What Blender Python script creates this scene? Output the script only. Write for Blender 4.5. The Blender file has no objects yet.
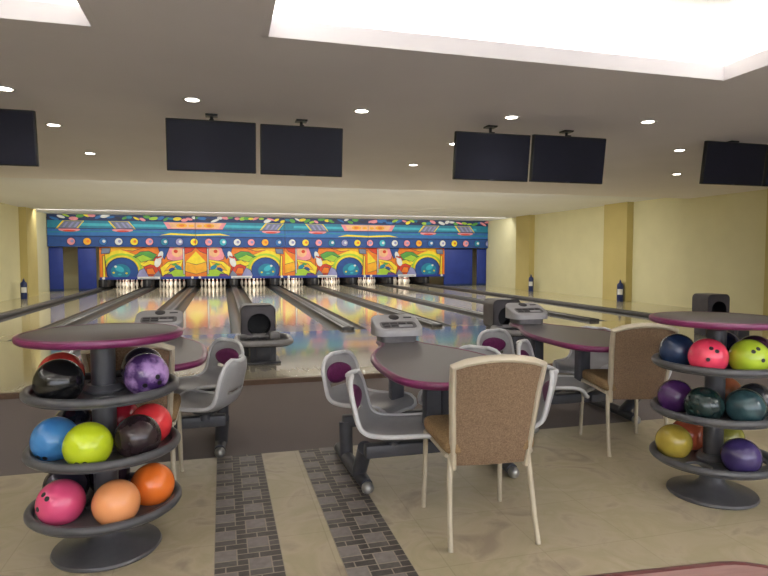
import bpy, bmesh, math, random
from mathutils import Vector, Matrix
random.seed(7)
PI = math.pi
sc = bpy.context.scene
COL = sc.collection

# ------------------------------------------------------------------ materials
def lin(c):
    r = []
    for v in c:
        v /= 255.0
        r.append(v / 12.92 if v <= .04045 else ((v + .055) / 1.055) ** 2.4)
    return (r[0], r[1], r[2], 1.0)

def pm(name, c, c2=None, scale=8.0, rough=.5, metal=0.0, spec=.5, bump=0.0, coat=0.0, stretch=(1, 1, 1), detail=3.0, sharp=(.3, .7)):
    m = bpy.data.materials.new(name); m.use_nodes = True
    nt = m.node_tree; n = nt.nodes; l = nt.links
    b = n['Principled BSDF']
    tc = n.new('ShaderNodeTexCoord'); mp = n.new('ShaderNodeMapping'); mp.inputs['Scale'].default_value = stretch
    nz = n.new('ShaderNodeTexNoise'); nz.inputs['Scale'].default_value = scale; nz.inputs['Detail'].default_value = detail
    rp = n.new('ShaderNodeValToRGB')
    if c2 is None: c2 = tuple(v * .93 for v in c)
    rp.color_ramp.elements[0].position = sharp[0]; rp.color_ramp.elements[1].position = sharp[1]
    rp.color_ramp.elements[0].color = lin(c2); rp.color_ramp.elements[1].color = lin(c)
    l.new(tc.outputs['Object'], mp.inputs['Vector']); l.new(mp.outputs['Vector'], nz.inputs['Vector'])
    l.new(nz.outputs['Fac'], rp.inputs['Fac']); l.new(rp.outputs['Color'], b.inputs['Base Color'])
    b.inputs['Roughness'].default_value = rough; b.inputs['Metallic'].default_value = metal
    b.inputs['Specular IOR Level'].default_value = spec
    if coat: b.inputs['Coat Weight'].default_value = coat; b.inputs['Coat Roughness'].default_value = .08
    if bump:
        bp = n.new('ShaderNodeBump'); bp.inputs['Strength'].default_value = bump; bp.inputs['Distance'].default_value = .01
        l.new(nz.outputs['Fac'], bp.inputs['Height']); l.new(bp.outputs['Normal'], b.inputs['Normal'])
    return m

def emis(name, c, s):
    m = bpy.data.materials.new(name); m.use_nodes = True
    b = m.node_tree.nodes['Principled BSDF']
    b.inputs['Base Color'].default_value = lin(c); b.inputs['Emission Color'].default_value = lin(c)
    b.inputs['Emission Strength'].default_value = s
    return m

def brick_mat(name, c1, c2, cm, bw, bh, mortar, rough, offset=0.0, rotz=0.0, cloud=None, cscale=2.0, spec=.5, coat=0.0, cstretch=(1, 1, 1), cfac=.6):
    m = bpy.data.materials.new(name); m.use_nodes = True
    nt = m.node_tree; n = nt.nodes; l = nt.links; b = n['Principled BSDF']
    tc = n.new('ShaderNodeTexCoord'); mp = n.new('ShaderNodeMapping'); mp.inputs['Rotation'].default_value = (0, 0, rotz)
    br = n.new('ShaderNodeTexBrick'); br.offset = offset; br.squash = 1.0
    for k, v in (('Scale', 1.0), ('Mortar Size', mortar), ('Mortar Smooth', .2), ('Bias', 0.0), ('Brick Width', bw), ('Row Height', bh)):
        br.inputs[k].default_value = v
    br.inputs['Color1'].default_value = lin(c1); br.inputs['Color2'].default_value = lin(c2); br.inputs['Mortar'].default_value = lin(cm)
    l.new(tc.outputs['Object'], mp.inputs['Vector']); l.new(mp.outputs['Vector'], br.inputs['Vector'])
    out = br.outputs['Color']
    if cloud:
        mp2 = n.new('ShaderNodeMapping'); mp2.inputs['Scale'].default_value = cstretch
        nz = n.new('ShaderNodeTexNoise'); nz.inputs['Scale'].default_value = cscale; nz.inputs['Detail'].default_value = 6; nz.inputs['Distortion'].default_value = 1.2
        rp = n.new('ShaderNodeValToRGB'); els = rp.color_ramp.elements
        els[0].position = .3; els[0].color = lin(cloud[0]); els[1].position = .72; els[1].color = lin(cloud[-1])
        for i, cc in enumerate(cloud[1:-1]):
            e = els.new(.3 + .42 * (i + 1) / (len(cloud) - 1)); e.color = lin(cc)
        l.new(tc.outputs['Object'], mp2.inputs['Vector']); l.new(mp2.outputs['Vector'], nz.inputs['Vector']); l.new(nz.outputs['Fac'], rp.inputs['Fac'])
        mx = n.new('ShaderNodeMix'); mx.data_type = 'RGBA'; mx.blend_type = 'MIX'; mx.inputs['Factor'].default_value = cfac
        l.new(out, mx.inputs['A']); l.new(rp.outputs['Color'], mx.inputs['B']); out = mx.outputs['Result']
    l.new(out, b.inputs['Base Color'])
    b.inputs['Roughness'].default_value = rough; b.inputs['Specular IOR Level'].default_value = spec
    if coat: b.inputs['Coat Weight'].default_value = coat; b.inputs['Coat Roughness'].default_value = .06
    return m

M = {}
M['ceiling'] = pm('ceiling paint', (238, 233, 236), (234, 229, 232), 1.2, .9, spec=.2)
M['lane_ceiling'] = pm('lane ceiling paint', (236, 237, 244), (232, 233, 240), 1.0, .9, spec=.2)
M['cove'] = pm('cove white paint', (245, 244, 240), (240, 239, 235), 1.0, .9, spec=.2)
M['wall'] = pm('cream yellow wall paint', (222, 216, 176), (216, 210, 170), 1.5, .8, spec=.3)
M['column'] = pm('mustard wall paint', (198, 182, 122), (191, 175, 116), 1.5, .8, spec=.3)
M['tile'] = brick_mat('beige marble tile', (178, 167, 146), (170, 159, 139), (142, 131, 113), .45, .45, .003, .36, 0, 0,
                      [(146, 128, 108), (190, 177, 150), (172, 162, 126), (198, 184, 160)], 3.4)
M['carpet'] = pm('grey brown carpet', (138, 130, 128), (118, 110, 108), 180, .98, spec=.1, bump=.4)
M['approach'] = brick_mat('pale approach boards', (190, 183, 164), (184, 176, 156), (170, 162, 142), 2.4, .03, .0008, .1, .5, PI / 2,
                          [(182, 174, 154), (196, 189, 170)], 3, coat=.9, cstretch=(6, .4, 1), cfac=.4)
M['lane'] = brick_mat('maple lane boards', (214, 204, 176), (206, 195, 166), (190, 178, 150), 3.0, .027, .0006, .1, .5, PI / 2,
                      [(204, 193, 164), (220, 210, 184)], 3, coat=.4, cstretch=(6, .3, 1), cfac=.4)
M['side_floor'] = pm('polished beige side floor', (196, 186, 150), (184, 174, 138), 3, .14, coat=.3)
M['riser'] = pm('brown step edge', (112, 88, 70), (98, 76, 60), 10, .5, stretch=(1, 12, 1))
M['grout'] = pm('pale grout', (166, 157, 143), None, 40, .7)
M['mos_light'] = pm('grey mosaic stone', (142, 136, 132), (124, 118, 114), 30, .45)
M['mos_mid'] = pm('mid grey mosaic stone', (104, 98, 95), (90, 85, 82), 40, .45)
M['mos_dark'] = pm('charcoal mosaic stone', (90, 83, 80), (74, 68, 66), 40, .45)
M['gutter'] = pm('dark grey gutter plastic', (52, 52, 54), (44, 44, 46), 6, .35)
M['cap'] = pm('grey divider cap', (90, 89, 90), (80, 79, 80), 6, .3)
M['cap_dark'] = pm('charcoal divider track', (58, 57, 58), (48, 47, 48), 6, .35)
M['black'] = pm('matte black', (24, 23, 24), (16, 16, 17), 10, .6)
M['pit'] = pm('dark pit curtain', (34, 30, 30), (22, 20, 20), 4, .9)
M['rack_grey'] = pm('charcoal rack plastic', (84, 84, 88), (76, 76, 80), 20, .32)
M['rack_top'] = pm('grey speckled laminate', (96, 90, 89), (82, 77, 76), 160, .38)
M['table_top'] = pm('grey table laminate', (96, 92, 95), (84, 80, 83), 140, .35)
M['purple_edge'] = pm('purple edge band', (122, 40, 92), (108, 32, 80), 12, .3, coat=.15)
M['frame'] = pm('slate frame paint', (76, 77, 84), (68, 69, 76), 14, .4)
M['shell'] = pm('grey seat plastic', (168, 168, 171), (158, 158, 162), 9, .38)
M['rim'] = pm('pale seat rim', (208, 209, 212), (198, 199, 202), 9, .35)
M['pad'] = pm('purple seat pad', (112, 30, 92), (92, 22, 76), 60, .6, bump=.2)
M['console'] = pm('pale grey console plastic', (172, 171, 174), (162, 161, 165), 12, .4)
M['console_dark'] = pm('grey key tray', (112, 110, 112), (100, 98, 100), 20, .5)
M['key'] = pm('dark keys', (62, 60, 64), (54, 52, 56), 30, .5)
M['knob'] = pm('silver foot cap', (170, 170, 168), None, 10, .3, metal=.6)
M['fabric'] = pm('tan speckled upholstery', (150, 126, 102), (112, 91, 72), 170, .9, spec=.2, bump=.3)
M['fabric_seat'] = pm('honey tan upholstery', (162, 136, 100), (124, 100, 72), 170, .9, spec=.2, bump=.3)
M['champagne'] = pm('champagne metal', (200, 190, 170), (190, 180, 160), 10, .4, metal=.2)
M['tv_screen'] = pm('dark screen glass', (36, 37, 50), (32, 33, 45), 2, .4, spec=.15)
M['tv_case'] = pm('black screen casing', (20, 20, 22), None, 10, .4)
M['hood'] = pm('grey purple hood plastic', (92, 88, 94), (84, 80, 86), 10, .4)
M['hole'] = pm('near black opening', (20, 18, 24), (14, 13, 18), 8, .5)
M['return_grey'] = pm('light grey return plastic', (150, 148, 150), (140, 138, 140), 10, .3)
M['blue_panel'] = pm('royal blue panel', (38, 60, 146), (32, 52, 132), 3, .5)
M['olive'] = pm('olive back wall', (120, 112, 70), (110, 102, 62), 3, .8)
M['ext_blue'] = pm('navy extinguisher paint', (30, 48, 104), (26, 42, 92), 10, .3)
M['white'] = pm('white plastic', (225, 224, 220), (216, 215, 211), 10, .5)
M['pin'] = pm('white pin lacquer', (240, 236, 226), (232, 228, 218), 10, .25)
M['pin_red'] = pm('red neck stripe', (190, 30, 36), None, 10, .3)
M['wood_table'] = pm('pinkish brown laminate', (150, 108, 102), (134, 92, 88), 14, .3, stretch=(1, 8, 1))
M['maroon'] = pm('maroon table edge', (96, 40, 40), None, 10, .35)
M['lens'] = emis('lit downlight lens', (255, 246, 232), 14)
M['fill_light'] = emis('bright daylight pane', (238, 243, 255), 2.3)  # glow of the panel added behind the camera as fill
M['trim_white'] = pm('white downlight ring', (230, 228, 224), None, 10, .5)

# ------------------------------------------------------------------ mesh builder
class MB:
    def __init__(s): s.bm = bmesh.new()
    def add(s, tmp, mat=None, mi=0):
        if mat is not None: bmesh.ops.transform(tmp, matrix=mat, verts=tmp.verts)
        for f in tmp.faces: f.material_index = mi
        me = bpy.data.meshes.new('t'); tmp.to_mesh(me); tmp.free(); s.bm.from_mesh(me); bpy.data.meshes.remove(me); return s
    def box(s, c, d, bev=0.0, rot=None, mi=0, seg=2):
        t = bmesh.new(); bmesh.ops.create_cube(t, size=1.0)
        bmesh.ops.scale(t, vec=d, verts=t.verts)
        if bev: bmesh.ops.bevel(t, geom=t.edges[:], offset=bev, segments=seg, affect='EDGES', profile=.5)
        m = Matrix.Translation(c)
        if rot is not None: m = m @ rot
        return s.add(t, m, mi)
    def lathe(s, prof, seg=32, mat=None, mi=0):
        t = bmesh.new(); rings = []
        for r, z in prof:
            if r < 1e-6: rings.append([t.verts.new((0, 0, z))])
            else: rings.append([t.verts.new((r * math.cos(2 * PI * i / seg), r * math.sin(2 * PI * i / seg), z)) for i in range(seg)])
        for a, b in zip(rings, rings[1:]):
            for i in range(seg):
                j = (i + 1) % seg
                if len(a) == 1 and len(b) == 1: continue
                if len(a) == 1: t.faces.new((a[0], b[j], b[i]))
                elif len(b) == 1: t.faces.new((a[i], a[j], b[0]))
                else: t.faces.new((a[i], a[j], b[j], b[i]))
        bmesh.ops.recalc_face_normals(t, faces=t.faces)
        return s.add(t, mat, mi)
    def tube(s, pts, r, seg=10, closed=False, mi=0, sx=1.0):
        pts = [Vector(p) for p in pts]; n = len(pts); t = bmesh.new(); rings = []; up = None
        for i, p in enumerate(pts):
            a = pts[(i - 1) % n] if (closed or i) else p
            b = pts[(i + 1) % n] if (closed or i < n - 1) else p
            tg = (b - a).normalized()
            if up is None:
                up = Vector((0, 0, 1)) if abs(tg.z) < .9 else Vector((1, 0, 0))
            up = (up - tg * up.dot(tg)).normalized(); sd = tg.cross(up)
            rr = r[i] if isinstance(r, (list, tuple)) else r
            rings.append([t.verts.new(p + (up * math.cos(2 * PI * k / seg) + sd * math.sin(2 * PI * k / seg) * sx) * rr) for k in range(seg)])
        for i in range(n if closed else n - 1):
            a, b = rings[i], rings[(i + 1) % n]
            for k in range(seg):
                j = (k + 1) % seg; t.faces.new((a[k], a[j], b[j], b[k]))
        if not closed:
            t.faces.new(rings[0][::-1]); t.faces.new(rings[-1])
        bmesh.ops.recalc_face_normals(t, faces=t.faces)
        return s.add(t, None, mi)
    def prism(s, poly, z0, z1, bev=0.0, mat=None, mi=0, ztop=None, seg=3):
        t = bmesh.new()
        lo = [t.verts.new((x, y, z0)) for x, y in poly]
        hi = [t.verts.new((x, y, ztop(x, y) if ztop else z1)) for x, y in poly]
        n = len(poly)
        t.faces.new(lo[::-1]); top = t.faces.new(hi)
        for i in range(n):
            j = (i + 1) % n; t.faces.new((lo[i], lo[j], hi[j], hi[i]))
        bmesh.ops.recalc_face_normals(t, faces=t.faces)
        if bev:
            es = [e for e in t.edges if sum(v in hi for v in e.verts) == 2]
            if not ztop: es += [e for e in t.edges if sum(v in lo for v in e.verts) == 2]
            bmesh.ops.bevel(t, geom=es, offset=bev, segments=seg, affect='EDGES', profile=.5)
        return s.add(t, mat, mi)
    def poly(s, pts, mi=0):
        vs = [s.bm.verts.new(p) for p in pts]; f = s.bm.faces.new(vs); f.material_index = mi; return s
    def build(s, name, mats, parent=None, loc=(0, 0, 0), rotz=0.0, ang=40, flat=False):
        me = bpy.data.meshes.new(name); s.bm.to_mesh(me); s.bm.free()
        for m in (mats if isinstance(mats, (list, tuple)) else [mats]): me.materials.append(m)
        if not flat and len(me.polygons):
            me.polygons.foreach_set('use_smooth', [True] * len(me.polygons)); me.set_sharp_from_angle(angle=math.radians(ang))
        o = bpy.data.objects.new(name, me); COL.objects.link(o)
        o.location = loc; o.rotation_euler = (0, 0, rotz)
        if parent is not None: o.parent = parent
        return o

def tag(o, label=None, cat=None, group=None, kind=None):
    if label: o['label'] = label
    if cat: o['category'] = cat
    if group: o['group'] = group
    if kind: o['kind'] = kind
    return o
def empty(name, loc, rotz, label, cat, group=None):
    o = bpy.data.objects.new(name, None); COL.objects.link(o); o.empty_display_size = .1
    o.location = loc; o.rotation_euler = (0, 0, rotz)
    return tag(o, label, cat, group)
def copy_tree(o, parent=None):
    c = o.copy(); COL.objects.link(c)
    if parent is not None: c.parent = parent
    for ch in list(o.children): copy_tree(ch, c)
    return c
def struct(name, mb, mats, **k): return tag(mb.build(name, mats, flat=True, **k), kind='structure')
def circ(cx, cy, r, n=32, ry=None, a0=0.0): return [(cx + r * math.cos(a0 + 2 * PI * i / n), cy + (ry or r) * math.sin(a0 + 2 * PI * i / n)) for i in range(n)]
def rrect(w, d, r, n=6, cx=0, cy=0):
    out = []
    for sx, sy, a in ((1, 1, 0), (-1, 1, 90), (-1, -1, 180), (1, -1, 270)):
        for i in range(n + 1):
            t = math.radians(a + 90 * i / n)
            out.append((cx + sx * (w / 2 - r) + r * math.cos(t), cy + sy * (d / 2 - r) + r * math.sin(t)))
    return out
def catmull(p, n):
    out = []; m = len(p)
    for i in range(m - 1):
        a, b, c, d = p[max(i - 1, 0)], p[i], p[i + 1], p[min(i + 2, m - 1)]
        for k in range(n):
            t = k / n
            out.append(tuple(.5 * ((2 * b[q]) + (-a[q] + c[q]) * t + (2 * a[q] - 5 * b[q] + 4 * c[q] - d[q]) * t * t + (-a[q] + 3 * b[q] - 3 * c[q] + d[q]) * t ** 3) for q in range(len(b))))
    out.append(p[-1]); return out
RX = lambda a: Matrix.Rotation(a, 4, 'X')
RY = lambda a: Matrix.Rotation(a, 4, 'Y')
RZ = lambda a: Matrix.Rotation(a, 4, 'Z')

# ------------------------------------------------------------------ key dimensions (metres)
XL, XR = -6.1, 11.3           # side walls
YB = -3.0                     # wall behind the photographer
CZ, LZ = 2.73, 2.83           # ceilings over the seating and over the lanes
YC = 12.3                     # where the seating ceiling ends
YA, YF = 6.05, 9.75           # approach front, foul line
AZ = .05                      # approach and lane level
YM = 24.0                     # masking unit face
YP = 24.55                    # head pin
YE = 26.0                     # rear wall
PITCH, X34 = 1.6, .45
lane_x = [X34 + PITCH * (k - 2) - PITCH / 2 for k in range(8)]      # lane centres
div_x = [X34 + PITCH * (k - 3) for k in range(9)]

# ------------------------------------------------------------------ shell
struct('floor', MB().box(((XL + XR) / 2, (YB + 3.9) / 2, -.05), (XR - XL, 3.9 - YB, .1)), M['tile'])
struct('floor_carpet', MB().box(((XL + XR) / 2, (3.9 + YA) / 2, -.05), (XR - XL, YA - 3.9, .1)), M['carpet'])
fa = struct('floor_approach', MB().box(((XL + XR) / 2, (YA + .03 + YF) / 2, 0), (XR - XL, YF - YA - .03, .1)), M['approach'])
struct('trim_1', MB().box(((XL + XR) / 2, YA, -.001), (XR - XL, .06, .1), .006), M['riser'])
struct('floor_sub', MB().box(((div_x[0] + div_x[8]) / 2, (YF + YE) / 2, -.15), (div_x[8] - div_x[0], YE - YF, .1)), M['black'])
struct('floor_side_left', MB().box(((XL + div_x[0]) / 2, (YF + YE) / 2, -.05), (div_x[0] - XL, YE - YF, .1)), M['side_floor'])
struct('floor_side_right', MB().box(((XR + div_x[8]) / 2, (YF + YE) / 2, -.05), (XR - div_x[8], YE - YF, .1)), M['side_floor'])
struct('wall_left', MB().box((XL - .1, (YB + YE) / 2, 1.6), (.2, YE - YB, 3.4)), M['wall'])
struct('wall_right', MB().box((XR + .1, (YB + YE) / 2, 1.6), (.2, YE - YB, 3.4)), M['wall'])
struct('wall_back', MB().box(((XL + XR) / 2, YB - .1, 1.6), (XR - XL, .2, 3.4)), M['wall'])
# added glowing window panel behind the photographer, purely for fill light
struct('fill_frame', MB().box((2.2, YB + .03, 1.55), (11.4, .06, 2.1)).box((2.2, YB + .07, .47), (11.4, .1, .08)), M['champagne'])
pn = MB().box((2.2, YB + .065, 1.55), (11.0, .008, 1.8)).build('fill_pane', M['fill_light'], None, flat=True); tag(pn, kind='structure')
struct('wall_rear', MB().box(((XL + XR) / 2, YE + .1, 1.6), (XR - XL, .2, 3.4)), M['wall'])
n = 1
for x, ys in ((XL, (21.4, 15.2, 9.5)), (XR, (20.4, 14.9, 9.4))):
    for y in ys:
        struct('trim_column_%d' % n, MB().box((x + (.1 if x < 0 else -.1), y, 1.45), (.22, 1.05, 2.9)), M['column']); n += 1
struct('ceiling_lanes', MB().box(((XL + XR) / 2, (YC + YE) / 2, LZ + .05), (XR - XL, YE - YC, .1)), M['lane_ceiling'])
# seating ceiling with openings for two coves and an added third for fill
coves = [(.3, 3.98, .5, 4.0), (-4.4, -.75, .6, 4.12), (-3.5, 6.0, -2.3, -.2)]
cb = MB()
def slab(x0, x1, y0, y1): cb.box(((x0 + x1) / 2, (y0 + y1) / 2, CZ + .015), (x1 - x0, y1 - y0, .03))
slab(XL, XR, 4.12, YC - .02); slab(XL, XR, YB, -2.3); slab(XL, XR, -.2, .5); slab(XL, -3.5, -2.3, -.2); slab(6.0, XR, -2.3, -.2); slab(3.98, XR, .5, 4.12); slab(-.75, .3, .5, 4.12); slab(XL, -4.4, .5, 4.12)
slab(.3, 3.98, 4.0, 4.12); slab(-4.4, -.75, .5, .6)
cb.box(((XL + XR) / 2, YC - .02, CZ + .01), (XR - XL, .04, .02))
struct('ceiling', cb, M['ceiling'])
struct('ceiling_upper', MB().box(((XL + XR) / 2, (YB + YC) / 2, 3.25), (XR - XL, YC - YB, .1)), M['cove'])
struct('trim_fascia', MB().box(((XL + XR) / 2, YC - .06, 2.99), (XR - XL, .04, .46)), M['lane_ceiling'])
for i, (x0, x1, y0, y1) in enumerate(coves):
    lp = MB(); h = .12; z = CZ + .03 + (h - .03) / 2
    for (cx, cy, dx, dy) in (((x0 + x1) / 2, y1 + .012, x1 - x0 + .06, .05), ((x0 + x1) / 2, y0 - .012, x1 - x0 + .06, .05), (x0 - .012, (y0 + y1) / 2, .05, y1 - y0), (x1 + .012, (y0 + y1) / 2, .05, y1 - y0)):
        lp.box((cx, cy, CZ + h / 2 - .002), (dx, dy, h))
    g = .42
    for (cx, cy, dx, dy) in (((x0 + x1) / 2, y1 + g, x1 - x0 + 2 * g, .03), ((x0 + x1) / 2, y0 - g, x1 - x0 + 2 * g, .03), (x0 - g, (y0 + y1) / 2, .03, y1 - y0 + 2 * g), (x1 + g, (y0 + y1) / 2, .03, y1 - y0 + 2 * g)):
        lp.box((cx, cy, 2.98), (dx, dy, .44), mi=1)
    struct('trim_cove_%d' % (i + 1), lp, [M['ceiling'], M['cove']])

# ------------------------------------------------------------------ lights
def area(name, loc, rot, sx, sy, power, col=(1, .98, .95)):
    l = bpy.data.lights.new(name, 'AREA'); l.shape = 'RECTANGLE'; l.size = sx; l.size_y = sy; l.energy = power; l.color = col
    o = bpy.data.objects.new(name, l); COL.objects.link(o); o.location = loc; o.rotation_euler = rot; return o
COVE_P = 38
for (x0, x1, y0, y1) in coves:
    cx, cy = (x0 + x1) / 2, (y0 + y1) / 2
    z = CZ + .09
    COVE_P = 62 if y1 < 0 else 17  # the rear cove is added, its stronger lamps lift the whole seating area
    area('cove_lamp', (cx, y1 + .12, z), (math.radians(140), 0, 0), x1 - x0, .06, COVE_P)
    area('cove_lamp', (cx, y0 - .12, z), (math.radians(-140), 0, 0), x1 - x0, .06, COVE_P)
    area('cove_lamp', (x0 - .12, cy, z), (0, math.radians(140), 0), .06, y1 - y0, COVE_P)
    area('cove_lamp', (x1 + .12, cy, z), (0, math.radians(-140), 0), .06, y1 - y0, COVE_P)
# strip lamps behind the seating ceiling edge, facing the lanes; an added run without fittings brightens the masking unit
area('lane_lamp', ((XL + XR) / 2, YC + .02, 2.80), (math.radians(78), 0, 0), 11.5, .1, 190, (1, .98, .92))
area('mask_fill', ((XL + XR) / 2, 21.6, LZ - .03), (math.radians(38), 0, 0), XR - XL - .6, .08, 150, (1, .98, .95))
for y in (14.5, 18.0): area('lane_lamp', ((XL + XR) / 2, y, LZ - .004), (0, 0, 0), 13, .12, 150, (1, .97, .9))  # added strips without fixtures, brighten the lanes and bounce onto their ceiling
for x in lane_x:
    area('pin_lamp', (x, YM + .2, .62), (math.radians(35), 0, 0), .9, .08, 7, (1, .9, .78))

# ------------------------------------------------------------------ mosaic strips in the floor
def mosaic(name, x0, x1, y0, y1):
    u = (x1 - x0) / 6.0; g = .05
    b = MB(); b.box(((x0 + x1) / 2, (y0 + y1) / 2, -.008), (x1 - x0, y1 - y0, .02), mi=0)
    cells = [(0, 0, 2, 2, 1), (2, 0, 2, 1, 3), (4, 0, 2, 1, 3), (2, 1, 1, 1, 3), (3, 1, 2, 1, 2), (5, 1, 1, 1, 3),
             (0, 2, 1, 1, 3), (1, 2, 2, 1, 3), (3, 2, 2, 2, 1), (5, 2, 1, 1, 2), (0, 3, 2, 1, 2), (2, 3, 1, 1, 3), (5, 3, 1, 1, 3)]
    ny = int((y1 - y0) / (4 * u)) + 1
    for k in range(ny):
        for (cx, cy, w, h, mi) in cells:
            ya = y0 + (k * 4 + cy + .07) * u; yb = y0 + (k * 4 + cy + h - .07) * u
            if ya > y1: continue
            yb = min(yb, y1); xa = x0 + (cx + .06) * u; xb = x0 + (cx + w - .06) * u
            b.poly([(xa, ya, .0035), (xb, ya, .0035), (xb, yb, .0035), (xa, yb, .0035)], mi)
    struct(name, b, [M['grout'], M['mos_light'], M['mos_mid'], M['mos_dark']])
mosaic('trim_mosaic_1', -.05, .235, YB + .02, 3.9)
mosaic('trim_mosaic_2', .475, .755, YB + .02, 3.9)

# ------------------------------------------------------------------ lanes, gutters, dividers
ORD = ['first', 'second', 'third', 'fourth', 'fifth', 'sixth', 'seventh', 'eighth', 'ninth']
LW, GW, CW = .95, .22, .2
def gutter_mesh(x):
    t = bmesh.new(); y0, y1 = YF, YE - .3; pr = []
    for i in range(9):
        a = PI + PI * i / 8; pr.append((x + GW / 2 * math.cos(a), AZ - .004 + .075 * math.sin(a)))
    va = [t.verts.new((p[0], y0, p[1])) for p in pr]; vb = [t.verts.new((p[0], y1, p[1])) for p in pr]
    for i in range(8): t.faces.new((va[i], va[i + 1], vb[i + 1], vb[i]))
    bmesh.ops.recalc_face_normals(t, faces=t.faces)
    b = MB(); b.add(t); return b
for k, x in enumerate(lane_x):
    ln = MB().box((0, (YE - .3 - YF) / 2, -.06), (LW, YE - .3 - YF, .12)).build('bowling_lane', M['lane'], None, (x, YF, AZ), flat=True)
    tag(ln, 'polished maple bowling lane, %s of the eight counting from the wall with one extinguisher' % ORD[k], 'bowling lane', 'bowling lanes')
    for s in (-1, 1):
        g = gutter_mesh(s * (LW / 2 + GW / 2)).build('gutter', M['gutter'], ln, (0, -YF, -AZ), ang=60)
for k, x in enumerate(div_x):
    inner = 0 < k < 8
    if inner:
        w = PITCH - LW - 2 * GW
        o = MB().box((0, (YE - .3 - YF) / 2, -.02), (w, YE - .3 - YF, .15), .01).build('lane_divider', M['cap'], None, (x, YF, AZ - .005))
        MB().box((0, (YM - .1 - YF) / 2, .056), (w * .45, YM - .2 - YF, .012), .003).build('track', M['cap_dark'], o)
        tag(o, 'low grey divider with dark centre track, %s one between lanes counting from the left' % ORD[k - 1], 'lane divider', 'lane dividers')
    else:
        o = MB().box((0, (YE - .3 - YF) / 2, 0), (.16, YE - .3 - YF, .2), .02).build('lane_divider', M['cap'], None, (x + (.05 if k else -.05), YF, AZ - .03))
        MB().box((0, (YE - .4 - YF) / 2, -.01), (.166, YE - .42 - YF, .1)).build('track', M['cap_dark'], o)
        tag(o, 'raised grey edge rail running along the outer side of the %s lane' % ('last' if k else 'first'), 'lane divider', 'outer lane rails')

# pins
pp = [(0, 0), (.025, 0), (.029, .01), (.036, .04), (.052, .085), (.060, .115), (.058, .15), (.045, .2), (.03, .24), (.0235, .265), (.025, .29), (.031, .32), (.0325, .34), (.03, .36), (.02, .377), (.008, .384), (0, .385)]
pbm = MB().lathe(pp, 16)
pin0 = pbm.build('bowling_pin', M['pin'], None)
MB().lathe([(.0268, .249), (.0272, .25), (.0258, .258), (.0254, .26)], 16).lathe([(.0252, .271), (.0256, .275), (.0264, .284), (.0266, .288)], 16).build('neck_stripe', M['pin_red'], pin0)
spots = []
for r in range(4):
    for i in range(r + 1): spots.append(((i - r / 2) * .3048, r * .264))
first = True
for k, x in enumerate(lane_x):
    for (dx, dy) in spots:
        p = pin0 if first else copy_tree(pin0); first = False
        p.location = (x + dx, YP + dy, AZ)
        tag(p, 'white red-banded bowling pin standing at the end of the %s lane from the left' % ORD[k], 'bowling pin', 'pins on the %s lane' % ORD[k])
# kickbacks between the pin decks and the dark pit behind
for k, x in enumerate(div_x):
    o = MB().box((0, .75, .26), (.3, 1.5, .29), .01).build('kickback_panel', M['hole'], None, (x + (.06 if k == 0 else 0), YM - .03, .0085))
    MB().box((0, -.003, .265), (.07, .012, .26), .003).build('front_strip', M['cap'], o)
    tag(o, 'dark partition beside the pins, %s of nine under the painted mask' % ORD[k], 'partition', 'pin deck partitions')
struct('wall_pit', MB().box(((div_x[0] + div_x[8]) / 2, YE - .25, .55), (div_x[8] - div_x[0] + .3, .05, 1.1)), M['pit'])

# ------------------------------------------------------------------ masking unit
A = {}
for nm, c in dict(red=(214, 64, 36), orange=(236, 128, 32), gold=(246, 178, 40), yellow=(248, 222, 50), lime=(170, 210, 60), green=(86, 160, 70), teal=(28, 130, 160), aqua=(60, 180, 200), blue=(34, 78, 148),
                  navy=(26, 50, 100), pink=(238, 150, 160), peach=(244, 190, 140), white=(226, 228, 226), lilac=(150, 150, 196), grey=(120, 128, 150), purple=(110, 60, 130), dark=(34, 40, 70), sky=(40, 110, 180)).items():
    A[nm] = pm('mask print ' + nm, c, tuple(v * .9 for v in c), 6, .5)
AN = list(A.keys()); AM = [A[k] for k in AN]; AI = {k: i for i, k in enumerate(AN)}
class Art:
    """Printed panel: outlines laid over each other on a board, local x along the wall, z up."""
    def __init__(s, w, h): s.b = MB(); s.k = 0; s.w = w; s.h = h
    def p(s, pts, col, clip=True):
        s.k += 1; y = -.026 - .0007 * s.k
        q = [Vector((x, z)) for x, z in pts]
        if clip:
            for ax, lim, sg in ((0, 0, 1), (0, s.w, -1), (1, 0, 1), (1, s.h, -1)):
                out = []
                for i in range(len(q)):
                    a, c = q[i], q[(i + 1) % len(q)]; ia = sg * (a[ax] - lim) >= 0; ic = sg * (c[ax] - lim) >= 0
                    if ia: out.append(a)
                    if ia != ic: out.append(a + (c - a) * ((lim - a[ax]) / (c[ax] - a[ax])))
                q = out
                if len(q) < 3: return s
        s.b.poly([(v.x, y, v.y) for v in q], AI[col]); return s
    def e(s, cx, cz, rx, rz, col, n=24, rot=0.0):
        c, sn = math.cos(rot), math.sin(rot)
        return s.p([(cx + rx * math.cos(t) * c - rz * math.sin(t) * sn, cz + rx * math.cos(t) * sn + rz * math.sin(t) * c) for t in [2 * PI * i / n for i in range(n)]], col)
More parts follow.
